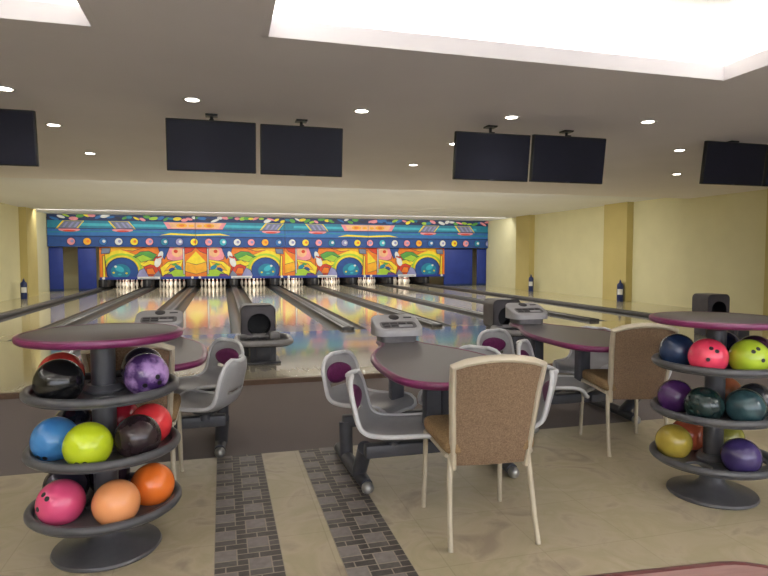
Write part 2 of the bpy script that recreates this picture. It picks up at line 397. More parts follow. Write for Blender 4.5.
def lower_art(mirror):
    W, H = PW, 1.148
    a = Art(W, H); f = (lambda x: W - x) if mirror else (lambda x: x)
    def P(pts, c):
        q = [(f(x * W), z * H) for x, z in (pts[::-1] if mirror else pts)]
        if len(q) > 3 or c in ('yellow', 'gold'):
            mx = sum(v[0] for v in q) / len(q); mz = sum(v[1] for v in q) / len(q)
            a.p([(x + math.copysign(.016, x - mx), z + math.copysign(.016, z - mz)) for x, z in q], 'dark')
        a.p(q, c)
    P_ = lambda pts, c: a.p([(f(x * W), z * H) for x, z in (pts[::-1] if mirror else pts)], c)
    E_ = lambda cx, cz, rx, rz, c, rot=0.0: a.e(f(cx * W), cz * H, rx * W, rz * H, c, rot=-rot if mirror else rot)
    a.b.box((W / 2, 0, H / 2), (W, .05, H), mi=AI['orange'])
    # rainbow arcs round the ball
    for r, c in ((.40, 'red'), (.345, 'orange'), (.30, 'gold'), (.25, 'yellow'), (.21, 'lime'), (.185, 'yellow')): E_(.775, .22, r, r * W / H * .92, c)
    P([(.36, 1), (.52, 1), (.66, .86), (.78, .9), (.6, .72), (.46, .62), (.36, .8)], 'orange')
    P([(.42, .74), (.5, .86), (.58, .84), (.66, .7), (.58, .58), (.46, .56)], 'green')
    P([(.46, .6), (.56, .74), (.63, .66), (.58, .5)], 'lime')
    P([(.38, .5), (.5, .56), (.58, .4), (.5, .3)], 'yellow')
    # left of the pin: flames, faces, diamond
    P([(0, 0), (0, 1), (.36, 1), (.36, 0)], 'orange')
    P([(0, 1), (.3, 1), (.16, .72), (.05, .86)], 'red')
    P([(0, .86), (.11, .5), (0, .4)], 'yellow'); P([(0, .4), (.11, .5), (.12, .2), (0, .1)], 'gold')
    P([(.12, 1), (.34, 1), (.3, .6), (.2, .5), (.13, .62)], 'pink'); E_(.2, .83, .058, .16, 'peach'); E_(.215, .86, .022, .06, 'red')
    P([(.14, .58), (.3, .5), (.38, .3), (.36, .05), (.25, .2), (.16, .35)], 'yellow')
    P([(.16, .5), (.27, .42), (.34, .2), (.24, .3)], 'gold')
    E_(.19, .32, .04, .07, 'teal', .5); E_(.26, .25, .035, .06, 'blue', -.4); E_(.23, .42, .03, .04, 'green')
    P([(.12, .0), (.12, .22), (.22, .26), (.3, .12), (.33, 0)], 'lime'); P([(.24, 0), (.27, .1), (.33, .08), (.36, 0)], 'purple')
    P([(.125, .1), (.135, .1), (.135, .95), (.125, .95)], 'white')
    P([(.28, 1), (.4, 1), (.38, .82), (.34, .6), (.31, .78)], 'blue')
    # tumbling pins
    P([(.38, .05), (.42, .36), (.48, .42), (.55, .34), (.54, .05)], 'red'); P([(.43, .1), (.46, .3), (.52, .28), (.52, .1)], 'orange')
    P([(.5, .0), (.55, .3), (.6, .22), (.63, 0)], 'lilac'); P([(.36, 0), (.4, .22), (.45, .06), (.44, 0)], 'grey')
    E_(.375, .72, .026, .15, 'white', .3); E_(.405, .5, .034, .17, 'white', .3); P([(.365, .66), (.41, .62), (.415, .66), (.37, .7)], 'red')
    # ball
    E_(.775, .22, .165, .165 * W / H * .9, 'navy'); E_(.77, .22, .155, .155 * W / H * .9, 'blue'); E_(.79, .2, .1, .24, 'teal'); E_(.8, .28, .05, .09, 'aqua', .5)
    E_(.84, .36, .014, .035, 'white'); E_(.73, .14, .012, .03, 'yellow'); E_(.8, .1, .02, .03, 'aqua'); E_(.86, .16, .012, .03, 'yellow')
    P([(.93, 0), (.955, .9), (1, .9), (1, 0)], 'orange'); P([(.945, 0), (.95, .7), (.965, .7), (.965, 0)], 'yellow'); P([(.9, .8), (.98, .78), (.97, .95), (.89, .95)], 'grey')
    return a.b
PX0, PX1 = -4.38, 9.28; PW = (PX1 - PX0) / 4
PZ0 = .432
PLAB = ['leftmost cartoon mask panel with the blue ball at its outer end', 'second cartoon mask panel, its blue ball meeting the middle seam', 'third cartoon mask panel, just past the middle seam', 'rightmost cartoon mask panel beside the wide blue screen']
for k in range(4):
    o = lower_art(k == 0).build('cartoon_mask', AM, None, (PX0 + PW * k, YM, PZ0 + .06), flat=True)
    tag(o, PLAB[k], 'mask panel', 'painted panels above the pins')
    g = MB().box((PW / 2, -.03, -.028), (PW, .14, .1), .006).build('pin_guard', M['blue_panel'], o)
    pl = MB()
    cx = PW * (.5 if k else .5)
    pl.box((cx, -.108, -.02), (.8, .016, .09), .004); pl.box((cx, -.118, -.03), (.66, .006, .022), mi=1)
    pl.build('number_plate', [M['white'], A['grey']], o)
    for s in (.04, .96): MB().lathe([(0, 0), (.05, 0), (.05, .015), (0, .02)], 16, Matrix.Translation((PW * s, -.1, -.02)) @ RX(PI / 2)).build('pin_symbol', M['white'], o)
# upper canopy
UX = [XL + .02, PX0 + PW, PX0 + 2 * PW, PX0 + 3 * PW, XR - .02]
bz = [1.645, 2.03, 2.31, 2.61, 2.82]
ballcol = ['pink', 'gold', 'sky', 'white', 'yellow', 'pink', 'teal', 'lilac', 'yellow', 'pink', 'aqua', 'white']
seq = 0
ULAB = ['blue canopy board with planets, at the left end above the blue screens', 'blue canopy board with planets, between the first lozenge and the middle seam', 'blue canopy board with planets, between the middle seam and the second lozenge', 'blue canopy board with planets, at the right end above the wide blue screen']
traps = [(-5.35, 1), (-3.55, -1), (1.9, 1), (3.75, -1), (8.5, 1), (10.2, -1)]
lozs = [PX0 + PW, PX0 + 3 * PW]
rnd = random.Random(3)
for k in range(4):
    x0, x1 = UX[k], UX[k + 1]; W = x1 - x0 - .012; z0 = bz[0]
    a = Art(W, bz[4] - z0); a.b.box((W / 2, 0, (bz[4] - z0) / 2), (W, .05, bz[4] - z0), mi=AI['blue'])
    Z = [z - z0 for z in bz]
    a.p([(0, Z[1]), (W, Z[1]), (W, Z[2]), (0, Z[2])], 'sky'); a.p([(0, Z[2]), (W, Z[2]), (W, Z[3]), (0, Z[3])], 'teal'); a.p([(0, Z[3]), (W, Z[3]), (W, Z[4]), (0, Z[4])], 'navy')
    a.p([(0, Z[1] + .12), (W * .5, Z[1] + .16), (W, Z[1] + .1), (W, Z[1] + .15), (W * .5, Z[1] + .22), (0, Z[1] + .16)], 'teal')
    a.p([(W * .1, Z[2] + .1), (W * .9, Z[2] + .08), (W * .9, Z[2] + .17), (W * .1, Z[2] + .2)], 'aqua')
    for tx, s in traps:
        q = tx - x0
        if -.5 < q < W + .5:
            a.p([(q - .36 - s * .1, Z[2] - .02), (q + .36 - s * .1, Z[2] - .02), (q + .36 + s * .14, Z[3] - .02), (q - .36 + s * .14, Z[3] - .02)], 'yellow')
            a.p([(q - .3 - s * .1, Z[2] - .01), (q + .32 - s * .1, Z[2] - .01), (q + .32 + s * .14, Z[3] - .03), (q - .3 + s * .14, Z[3] - .03)], 'grey')
            for d in (-.15, .05, .22): a.p([(q + d - .03 - s * .06, Z[2] + .04), (q + d + .05 - s * .06, Z[2] + .04), (q + d + .05 + s * .08, Z[3] - .07), (q + d - .03 + s * .08, Z[3] - .07)], 'lilac')
            a.e(q, Z[2] - .05, .36, .07, 'pink'); a.e(q, Z[2] - .09, .22, .03, 'red')
    for lx in lozs:
        q = lx - x0
        if -1.3 < q < W + 1.3:
            a.p([(q - 1.15, Z[3] - .03), (q - 1.0, Z[2] + .02), (q + 1.0, Z[2] + .02), (q + 1.15, Z[3] - .03)], 'pink')
            a.p([(q - .98, Z[3] - .05), (q - .86, Z[2] + .05), (q + .86, Z[2] + .05), (q + .98, Z[3] - .05)], 'peach')
            for d in (-.5, .5): a.e(q + d, Z[2] + .15, .2, .08, 'gold'); a.e(q + d, Z[2] + .15, .1, .045, 'orange'); a.e(q + d * .3, Z[2] + .14, .1, .05, 'gold')
            a.p([(q - 1.3, Z[1] + .05), (q - .9, Z[1] + .14), (q, Z[1] + .1), (q + .9, Z[1] + .14), (q + 1.3, Z[1] + .05), (q + .9, Z[1] + .07), (q, Z[1] + .04), (q - .9, Z[1] + .07)], 'yellow')
    nx = -5.3
    i = 0
    while nx < XR:
        q = nx - x0
        if -.2 < q < W + .2:
            c = ballcol[i % len(ballcol)]
            a.e(q, Z[0] + .19, .15, .15, 'navy'); a.e(q, Z[0] + .19, .13, .13, c); a.e(q + .03, Z[0] + .2, .055, .055, 'white' if c in ('sky', 'teal', 'aqua', 'lilac') else ('orange' if c in ('yellow', 'gold') else 'lilac'))
        nx += .535; i += 1
    for z in (Z[1], Z[2], Z[3]): a.p([(0, z - .012), (W, z - .012), (W, z + .012), (0, z + .012)], 'navy')
    xx = .1
    while xx < W:
        a.e(xx, Z[3] + .05 + rnd.random() * .13, .1 + rnd.random() * .08, .035 + rnd.random() * .04, rnd.choice(['yellow', 'lime', 'white', 'sky', 'pink', 'teal', 'green', 'dark']), 10, rnd.uniform(-.5, .5)); xx += .14 + rnd.random() * .12
    o = a.b.build('mask_canopy', AM, None, (x0 + .006, YM - .12, z0), flat=True)
    MB().box((W / 2, .1, .03), (W, .16, .06)).build('soffit_board', A['navy'], o)
    tag(o, ULAB[k], 'mask panel', 'blue boards along the top of the mask')
# blue side screens
for (x0, x1, lab) in ((XL + .02, -5.62, 'narrow royal blue screen beside the left wall, under the canopy'), (-5.12, -4.51, 'wide royal blue screen left of the first painted panel'),
                      (PX1 + .01, 10.62, 'wide royal blue screen right of the last painted panel'), (10.84, XR - .02, 'narrow royal blue screen beside the right wall, under the canopy')):
    o = MB().box(((x1 - x0) / 2, 0, .815), (x1 - x0, .05, 1.625), .006).build('side_screen', M['blue_panel'], None, (x0, YM + .03, 0))
    MB().box(((x1 - x0) / 2, -.028, .05), (x1 - x0 - .02, .012, .08)).build('kick_plate', A['navy'], o)
    tag(o, lab, 'screen', 'blue screens at the ends of the lanes')

# ------------------------------------------------------------------ televisions
def tv(loc, w, h, rotz, lab):
    t = empty('hanging_tv', loc, rotz, lab, 'television', 'screens hung over the approach')
    R = RX(math.radians(7))
    T = lambda c: R @ Vector(c)
    MB().box(T((0, .03, -h / 2)), (w, .055, h), .008, R).build('casing', M['tv_case'], t)
    MB().box(T((0, .0005, -h / 2)), (w - .025, .006, h - .03), 0, R).build('screen', M['tv_screen'], t)
    MB().box(T((0, -.0, -h + .008)), (.05, .008, .012), 0, R).build('sensor_bar', M['frame'], t)
    m = MB(); m.tube([(0, .1, CZ - loc[2]), (0, .1, -h * .5)], .016, 10); m.box((0, .1, CZ - loc[2] - .01), (.12, .12, .018), .004)
    m.box(T((0, .08, -h * .5)), (.22, .05, .2), .005, R); m.box((0, .06, .005), (.045, .05, .03), .004)
    m.build('ceiling_bracket', M['tv_case'], t)
    return t
tv((-2.09, 6.2, 2.645), .87, .51, 0, 'dark flat screen cut off by the left edge of the view')
tv((-.08, 6.22, 2.655), .87, .51, 0, 'dark flat screen, left one of the pair over the first two lane pairs')
tv((.83, 6.22, 2.65), .86, .51, 0, 'dark flat screen, right one of the pair over the middle ball return')
tv((2.88, 5.95, 2.635), .89, .51, 0, 'dark flat screen, left one of the pair right of the mask')
tv((3.83, 5.95, 2.65), .93, .52, 0, 'dark flat screen, right one of the pair nearest the two columns')
tv((6.17, 5.95, 2.70), .92, .52, 0, 'dark flat screen hung in front of the right wall, nearly whole')
tv((7.13, 5.95, 2.70), .92, .52, 0, 'dark flat screen of which only a sliver shows at the right edge')

# ------------------------------------------------------------------ downlights
dl = [(-1.77, 5.8, 'leftmost'), (-.24, 5.75, 'second from left'), (1.35, 5.75, 'third from left'), (2.9, 5.6, 'fourth from left'), (4.4, 5.4, 'fifth from left')]
def downlight(x, y, lab, p=14):
    o = MB().lathe([(.062, -.004), (.085, -.006), (.088, .0), (.062, .004)], 32).build('downlight', M['trim_white'], None, (x, y, CZ - .002))
    MB().lathe([(0, -.003), (.0615, -.003), (.0615, .002), (0, .002)], 28).build('lens', M['lens'], o)
    tag(o, lab, 'ceiling light', 'round recessed downlights')
    l = bpy.data.lights.new('downlight_lamp', 'SPOT'); l.energy = p; l.spot_size = math.radians(120); l.spot_blend = .8; l.shadow_soft_size = .05; l.color = (1, .93, .82)
    q = bpy.data.objects.new('downlight_lamp', l); COL.objects.link(q); q.location = (x, y, CZ - .03)
for x, y, w in dl: downlight(x, y, 'lit recessed downlight, %s in the row in front of the screens' % w)
downlight(-1.75, 7.25, 'lit recessed downlight behind the leftmost screen, nearer of two in line')
downlight(-1.75, 9.1, 'lit recessed downlight behind the leftmost screen, farther of two in line')
downlight(2.88, 7.1, 'lit recessed downlight half hidden by the left edge of a centre right screen')
downlight(2.92, 8.9, 'lit recessed downlight left of the centre right screens, close to the ceiling edge')
downlight(5.99, 6.72, 'lit recessed downlight left of the rightmost screens, the larger of two')
downlight(7.69, 8.68, 'lit recessed downlight left of the rightmost screens, the smaller lower one')

# ------------------------------------------------------------------ ball racks and balls
BR = .0955; RP = .194; HOLE = .066; SINK = math.sqrt(BR ** 2 - HOLE ** 2)
tiers = [.198, .454, .71]
def holed_plate(outer, holes, z, th):
    t = bmesh.new(); es = []
    for loop in [outer] + holes:
        vs = [t.verts.new((x, y, z)) for x, y in loop]
        for i in range(len(vs)): es.append(t.edges.new((vs[i], vs[(i + 1) % len(vs)])))
    bmesh.ops.triangle_fill(t, edges=es, use_beauty=True)
    # keep only faces inside the outline and outside the holes
    bad = []
    for f in t.faces:
        c = f.calc_center_median()
        for h in holes:
            hx = sum(p[0] for p in h) / len(h); hy = sum(p[1] for p in h) / len(h); hr = math.hypot(h[0][0] - hx, h[0][1] - hy)
            if math.hypot(c.x - hx, c.y - hy) < hr * .9: bad.append(f); break
    if bad: bmesh.ops.delete(t, geom=bad, context='FACES')
    r = bmesh.ops.extrude_face_region(t, geom=t.faces[:])
    bmesh.ops.translate(t, vec=(0, 0, -th), verts=[v for v in r['geom'] if isinstance(v, bmesh.types.BMVert)])
    bmesh.ops.recalc_face_normals(t, faces=t.faces)
    return t
def ring(r, z, n=56): return [(r * math.cos(2 * PI * i / n), r * math.sin(2 * PI * i / n), z) for i in range(n)]
def rack(loc, rots, lab):
    t = empty('ball_rack', loc, 0, lab, 'ball rack', 'round ball racks')
    MB().lathe([(0, 0), (.222, 0), (.227, .008), (.222, .018), (.18, .03), (.09, .05), (.065, .075), (.055, .11), (0, .11)], 48).build('base', M['rack_grey'], t)
    MB().lathe([(0, .1), (.05, .1), (.05, .9), (.075, .925), (.11, .938), (0, .938)], 32).build('column', M['rack_grey'], t)
    for z, ro in zip(tiers, rots):
        b = MB()
        holes = [circ(.0, .0, .05, 20)] + [circ(RP * math.cos(math.radians(q)), RP * math.sin(math.radians(q)), HOLE, 24) for q in ro]
        b.add(holed_plate(circ(0, 0, .296, 56), holes, z, .014))
        b.tube(ring(.299, z + .012), .0195, 10, True)
        b.lathe([(.05, z - .05), (.07, z - .045), (.085, z - .012), (.085, z + .01), (.065, z + .03), (.05, z + .03)], 28)
        b.build('tray', M['rack_grey'], t)
    tp = MB().prism(circ(0, 0, .314, 72), .94, .97, .004, seg=2).build('tabletop', M['rack_top'], t)
    MB().lathe([(.312, .938), (.324, .938), (.334, .945), (.337, .955), (.334, .966), (.324, .9715), (.312, .9715)], 72).build('edge_band', M['purple_edge'], tp)
    return t
RL, RR = (-.51, 2.81), (2.575, 2.585)
def even(a): return [a + 60 * i for i in range(6)]
rotL = ([217, 291, 357, 37, 97, 157], even(261), even(221)); rotR = (even(206), even(211), even(215))
rack((RL[0], RL[1], 0), rotL, 'round three-tier ball rack with purple-edged top, behind the pink and peach balls')
rack((RR[0], RR[1], 0), rotR, 'round three-tier ball rack with purple-edged top, right of the brown chairs')
def ball_mat(nm, c, c2, sc_=9, rough=.18, sharp=(.3, .7)): return pm('ball ' + nm, c, c2, sc_, rough, coat=.3, detail=5, sharp=sharp)
ballmesh = None
def ball(rackc, rots, tier, slot, nm, c, c2, lab, holes=None, sc_=9, sharp=(.3, .7), rough=.18):
    global ballmesh
    a = math.radians(rots[tier][slot])
    loc = (rackc[0] + RP * math.cos(a), rackc[1] + RP * math.sin(a), tiers[tier] + SINK + .001)
    b = MB()
    t = bmesh.new(); bmesh.ops.create_uvsphere(t, u_segments=40, v_segments=24, radius=BR); b.add(t)
    o = b.build('bowling_ball', ball_mat(nm, c, c2, sc_, rough, sharp), None, loc)
    tag(o, lab, 'bowling ball', 'bowling balls on the racks')
    if holes:   # direction of the grip: azimuth, elevation in degrees, seen from the ball's centre
        d = Vector((math.cos(math.radians(holes[1])) * math.cos(math.radians(holes[0])), math.cos(math.radians(holes[1])) * math.sin(math.radians(holes[0])), math.sin(math.radians(holes[1]))))
        sd = d.cross(Vector((0, 0, 1))).normalized(); up = sd.cross(d); rr = math.radians(holes[2])
        u, v = sd * math.cos(rr) + up * math.sin(rr), up * math.cos(rr) - sd * math.sin(rr)
        for (p, q) in ((-.015, .018), (.015, .018), (.0, -.045)):
            e = (d * BR + u * p + v * q).normalized()
            m = Matrix.Translation(e * (BR - .004)) @ e.to_track_quat('Z', 'Y').to_matrix().to_4x4()
            MB().lathe([(0, 0), (.0105, 0), (.0105, .0046), (0, .0048)], 16, m).build('finger_hole', M['hole'], o)
    return o
L_ = 'left'
ball(RL, rotL, 2, 0, 'black', (26, 26, 28), (20, 20, 22), 'plain black ball on the top tray, in front of a red one')
ball(RL, rotL, 2, 2, 'purple marble', (176, 140, 200), (78, 50, 106), 'purple marbled ball with white swirls on the top tray', (-62, -10, 70), 14, (.42, .6))
ball(RL, rotL, 2, 3, 'charcoal', (52, 44, 62), (40, 34, 48), 'charcoal ball peeking out behind the purple marbled ball')
ball(RL, rotL, 2, 5, 'scarlet', (236, 74, 66), (214, 58, 54), 'red ball on the top tray, mostly hidden by the black ball')
ball(RL, rotL, 1, 0, 'yellow green', (206, 226, 44), (192, 212, 36), 'bright yellow-green ball at the front of the middle tray', (-98, -42, 0), 5)
ball(RL, rotL, 1, 5, 'sky blue', (78, 146, 208), (60, 122, 188), 'sky blue ball beside the yellow-green ball', (-118, -44, 10))
ball(RL, rotL, 1, 1, 'dark maroon', (60, 44, 48), (40, 30, 34), 'dark maroon ball between the yellow-green and red balls', None, 16)
ball(RL, rotL, 1, 2, 'red', (240, 68, 74), (222, 54, 62), 'vivid red ball at the right end of the middle tray')
ball(RL, rotL, 1, 3, 'crimson', (190, 40, 58), (170, 30, 48), 'crimson ball at the back of the middle tray, behind the column')
ball(RL, rotL, 1, 4, 'black navy', (34, 34, 46), (26, 26, 36), 'nearly black ball hidden behind the sky blue ball')
ball(RL, rotL, 0, 0, 'pink', (234, 92, 138), (220, 78, 124), 'pink ball with visible finger holes on the bottom tray', (-128, 26, 25), 7)
ball(RL, rotL, 0, 1, 'peach', (246, 168, 112), (238, 156, 102), 'pale peach-orange ball at the front of the bottom tray', None, 5)
ball(RL, rotL, 0, 2, 'orange', (250, 130, 52), (242, 116, 42), 'vivid orange ball at the right of the bottom tray', None, 5)
ball(RL, rotL, 0, 4, 'dark plum', (56, 40, 62), (44, 32, 50), 'dark plum ball at the back of the bottom tray, mostly hidden')
ball(RL, rotL, 0, 5, 'charcoal violet', (64, 58, 74), (50, 44, 60), 'charcoal violet ball behind the pink ball')
ball(RR, rotR, 2, 5, 'midnight blue', (52, 74, 112), (34, 48, 80), 'midnight blue ball beside the hot pink ball on top', None, 12)
ball(RR, rotR, 2, 0, 'hot pink', (240, 72, 104), (226, 60, 92), 'hot pink ball with finger holes on the top tray', (-122, 22, 30), 6)
ball(RR, rotR, 2, 1, 'lime', (184, 208, 60), (168, 194, 50), 'lime green ball on the top tray', (-110, 24, -30), 8)
ball(RR, rotR, 2, 2, 'aubergine', (70, 34, 60), (54, 26, 48), 'aubergine ball behind the lime green ball')
ball(RR, rotR, 2, 3, 'navy', (34, 38, 70), (26, 30, 56), 'navy ball behind the column on the top tray')
ball(RR, rotR, 1, 5, 'violet', (92, 48, 112), (60, 34, 82), 'violet ball at the left of the middle tray', None, 12)
ball(RR, rotR, 1, 0, 'bottle green', (30, 52, 50), (22, 38, 38), 'dark bottle green ball at the front of the middle tray', None, 12)
ball(RR, rotR, 1, 1, 'teal', (60, 92, 98), (36, 60, 68), 'teal marbled ball at the right of the middle tray', None, 14)
ball(RR, rotR, 1, 3, 'copper', (190, 110, 70), (170, 94, 58), 'copper ball at the back of the middle tray')
ball(RR, rotR, 1, 2, 'slate', (52, 54, 60), (40, 42, 48), 'slate ball behind the teal marbled ball')
ball(RR, rotR, 0, 5, 'mustard', (196, 176, 76), (168, 144, 56), 'mustard yellow ball at the left of the bottom tray', None, 9)
ball(RR, rotR, 0, 4, 'burnt orange', (206, 106, 72), (186, 90, 60), 'burnt orange ball behind the mustard yellow ball')
ball(RR, rotR, 0, 3, 'olive', (160, 158, 72), (138, 136, 58), 'olive ball behind the column on the bottom tray')
ball(RR, rotR, 0, 1, 'indigo', (72, 58, 116), (54, 44, 92), 'indigo ball at the front right of the bottom tray', None, 8)

# ------------------------------------------------------------------ seating units with tables
prof = catmull([(.215, -.035), (.207, -.008), (.17, .0), (.08, -.008), (-.04, -.014), (-.13, -.006), (-.185, .028), (-.21, .08), (-.224, .14), (-.238, .195), (-.25, .245), (-.26, .29)], 6)
acc = [0]
for a, b in zip(prof, prof[1:]): acc.append(acc[-1] + math.hypot(b[0] - a[0], b[1] - a[1]))
SL = acc[-1]
def prof_at(s):
    s = max(0, min(SL, s)); i = 0
    while i < len(acc) - 2 and acc[i + 1] < s: i += 1
    t = (s - acc[i]) / max(1e-9, acc[i + 1] - acc[i]); a, b = prof[i], prof[i + 1]
    d = math.hypot(b[0] - a[0], b[1] - a[1]); return (a[0] + (b[0] - a[0]) * t, a[1] + (b[1] - a[1]) * t, (b[0] - a[0]) / d, (b[1] - a[1]) / d)
def halfw(s):
    w = .205 + (.19 - .205) * min(1, max(0, (s - .3) / .2))
    for d, r in ((s, .07), (SL - s, .12)):
        if d < r: w -= r - math.sqrt(max(0, r * r - (r - d) ** 2))
    return w
def seat_pt(s, u, off=0.0):
    x, z, tx, tz = prof_at(s); nx, nz = tz, -tx; k = .036 * abs(u) ** 3 + off
    return Vector((x + nx * k, u * halfw(s), z + nz * k))
def make_seat(parent, loc, rot):
    NS, NU = 34, 14
    t = bmesh.new(); g = []
    for i in range(NS + 1):
        s = SL * (.5 - .5 * math.cos(PI * i / NS)) * .4 + SL * i / NS * .6
        g.append([t.verts.new(seat_pt(s, -1 + 2 * j / NU)) for j in range(NU + 1)])
    for i in range(NS):
        zc = sum(v.co.z for v in g[i]) / 15; back = g[i][NU // 2].co.x < -.2
        for j in range(NU):
            if back and .07 < g[i][NU // 2].co.z < .108 and 3 <= j < NU - 3: continue
            t.faces.new((g[i][j], g[i][j + 1], g[i + 1][j + 1], g[i + 1][j]))
    loop = [g[0][j].co.copy() for j in range(NU + 1)] + [g[i][NU].co.copy() for i in range(1, NS + 1)] + [g[NS][j].co.copy() for j in range(NU - 1, -1, -1)] + [g[i][0].co.copy() for i in range(NS - 1, 0, -1)]
    bmesh.ops.recalc_face_normals(t, faces=t.faces)
    o = MB().add(t).build('seat', M['shell'], parent, loc, rot, ang=70)
    md = o.modifiers.new('thick', 'SOLIDIFY'); md.thickness = .012; md.offset = 0
    MB().tube(loop, .0125, 8, True).build('rim', M['rim'], o)
    b = MB(); t = bmesh.new(); sc0 = SL - .125; rings = []
    for r in (0.0, .35, .65, .88, 1.0):
        if r == 0: rings.append([t.verts.new(seat_pt(sc0, 0, .02))]); continue
        rings.append([t.verts.new(seat_pt(sc0 + r * .06 * math.sin(q), r * .7 * math.cos(q), .02 * math.sqrt(max(0, 1 - r ** 2)) + .004)) for q in [2 * PI * i / 28 for i in range(28)]])
    for i in range(28):
        j = (i + 1) % 28; t.faces.new((rings[0][0], rings[1][i], rings[1][j]))
        for a, c in zip(rings[1:], rings[2:]): t.faces.new((a[i], c[i], c[j], a[j]))
    bmesh.ops.recalc_face_normals(t, faces=t.faces); b.add(t); pd = b.build('pad', M['pad'], o)
    pd.modifiers.new('thick', 'SOLIDIFY').thickness = -.006
    MB().lathe([(0, -.09), (.035, -.09), (.035, -.05), (.075, -.04), (.09, -.022), (0, -.022)], 20, Matrix.Translation((-.02, 0, -.002))).build('swivel_post', M['frame'], o)
    return o
tbl = [(0, -.675), (.12, -.67), (.22, -.645), (.3, -.58), (.345, -.48), (.36, -.35), (.358, -.1), (.335, .12), (.27, .33), (.19, .5), (.14, .62), (.125, .76), (.1, .86), (0, .87)]
half = catmull(tbl, 5)
outline = half + [(-x, y) for x, y in half[-2:0:-1]]
TZ = .70; SZ = .378
def make_unit(loc, lab):
    t = empty('bowler_seating_unit', loc, 0, lab, 'table with seats', 'scoring tables with attached seats')
    tp = MB().prism([(x * .985, y * .99) for x, y in outline], TZ - .034, TZ, 0).build('tabletop', M['table_top'], t)
    MB().tube([(x * .985, y * .99, TZ - .017) for x, y in outline], .0205, 10, True).build('edge_band', M['purple_edge'], tp)
    for px, py in ((-.1, -.25), (-.12, .36), (.1, .05)):
        p = MB(); p.box((px, py, (TZ + .21) / 2), (.085, .085, TZ - .284), .012); p.box((px, py, TZ - .05), (.2, .2, .03), .006);
        p.build('table_post', M['frame'], t)
    MB().box((-.02, .03, .272), (.1, .72, .06), .012).build('spine_beam', M['frame'], t)
    for y in (-.27, .32):
        MB().box((0, y, .275), (.96, .075, .07), .012).build('cross_arm', M['frame'], t)
    for s in (-1, 1):
        b = MB(); b.tube([(s * .44, -.15, .045), (s * .45, .05, .055), (s * .46, .3, .055), (s * .46, .52, .045)], [.034, .04, .04, .034], 12)
        b.tube([(s * .45, .0, .06), (s * .46, -.2, .27)], .042, 12); b.tube([(s * .46, .3, .06), (s * .46, .32, .27)], .042, 12)
        f = b.build('foot', M['frame'], t)
        for yy in (-.17, .54):
            q = bmesh.new(); bmesh.ops.create_uvsphere(q, u_segments=18, v_segments=12, radius=.034)
            MB().add(q, Matrix.Translation((s * .44 if yy < 0 else s * .46, yy, .035))).build('end_cap', M['knob'], f)
    make_seat(t, (-.31, -.28, SZ), math.radians(-22)); make_seat(t, (-.32, .33, SZ), math.radians(-46))
    make_seat(t, (.34, -.28, SZ), math.radians(156)); make_seat(t, (.33, .33, SZ), math.radians(218))
    # scoring console on the far end of the table
    c = MB(); c.prism(rrect(.26, .2, .05, 6, 0, .76), TZ, TZ + .05, .0)
    slope = lambda x, y: TZ + .085 + (y - .63) * .36
    c.prism(rrect(.345, .25, .075, 8, 0, .76), TZ + .045, 0, .012, ztop=slope, mi=1)
    co = c.build('scoring_console', [M['console_dark'], M['console']], t)
    Rs = RX(math.atan(.36))
    at = lambda x, y, o: (x, y, slope(x, y) + o)
    k = MB(); k.prism(rrect(.26, .1, .03, 5), -.001, .003, 0, Matrix.Translation(at(0, .715, 0)) @ Rs); k.build('key_tray', M['console_dark'], co)
    for i, (x, w) in enumerate(((-.09, .05), (-.03, .05), (.03, .05), (.09, .04))):
        for j in (0, 1):
            if j == 0 and i > 1: continue
            MB().box(at(x, .695 + .035 * j, .004), (w, .022, .008), .002, Rs).build('key', M['key'], co)
    MB().prism(rrect(.1, .032, .008, 4), -.001, .004, 0, Matrix.Translation(at(.05, .695, .002)) @ Rs).build('key_guard', M['console'], co)
    MB().lathe([(0, .002), (.034, .004), (.038, .002), (.038, -.004), (0, -.004)], 24, Matrix.Translation(at(0, .83, .002)) @ Rs).build('cup_hole', M['key'], co)
    MB().box(at(.1, .825, .0005), (.06, .016, .004), 0, Rs).build('card_slot', M['key'], co)
    return t
u0 = make_unit((1.19, 3.24, 0), 'grey table with purple edge and four attached seats, nearest one, under the tan chair')
u1 = copy_tree(u0); u1.location = (-.47, 4.06, 0); 
for sd, dx in zip([c for c in u1.children if c.name.split('.')[0] == 'seat'][:2], (.15, .05)): sd.location.x += dx
u1['label'] = 'grey table with attached swivel seats, half hidden behind the rack with the pink ball'
u2 = copy_tree(u0); u2.location = (2.63, 3.99, 0); 
for sd, a in zip([c for c in u2.children if c.name.split('.')[0] == 'seat'][:2], (-42, -72)): sd.rotation_euler = (0, 0, math.radians(a)); sd.location.x -= .04
u2['label'] = 'grey table with attached swivel seats, behind the second brown chair'

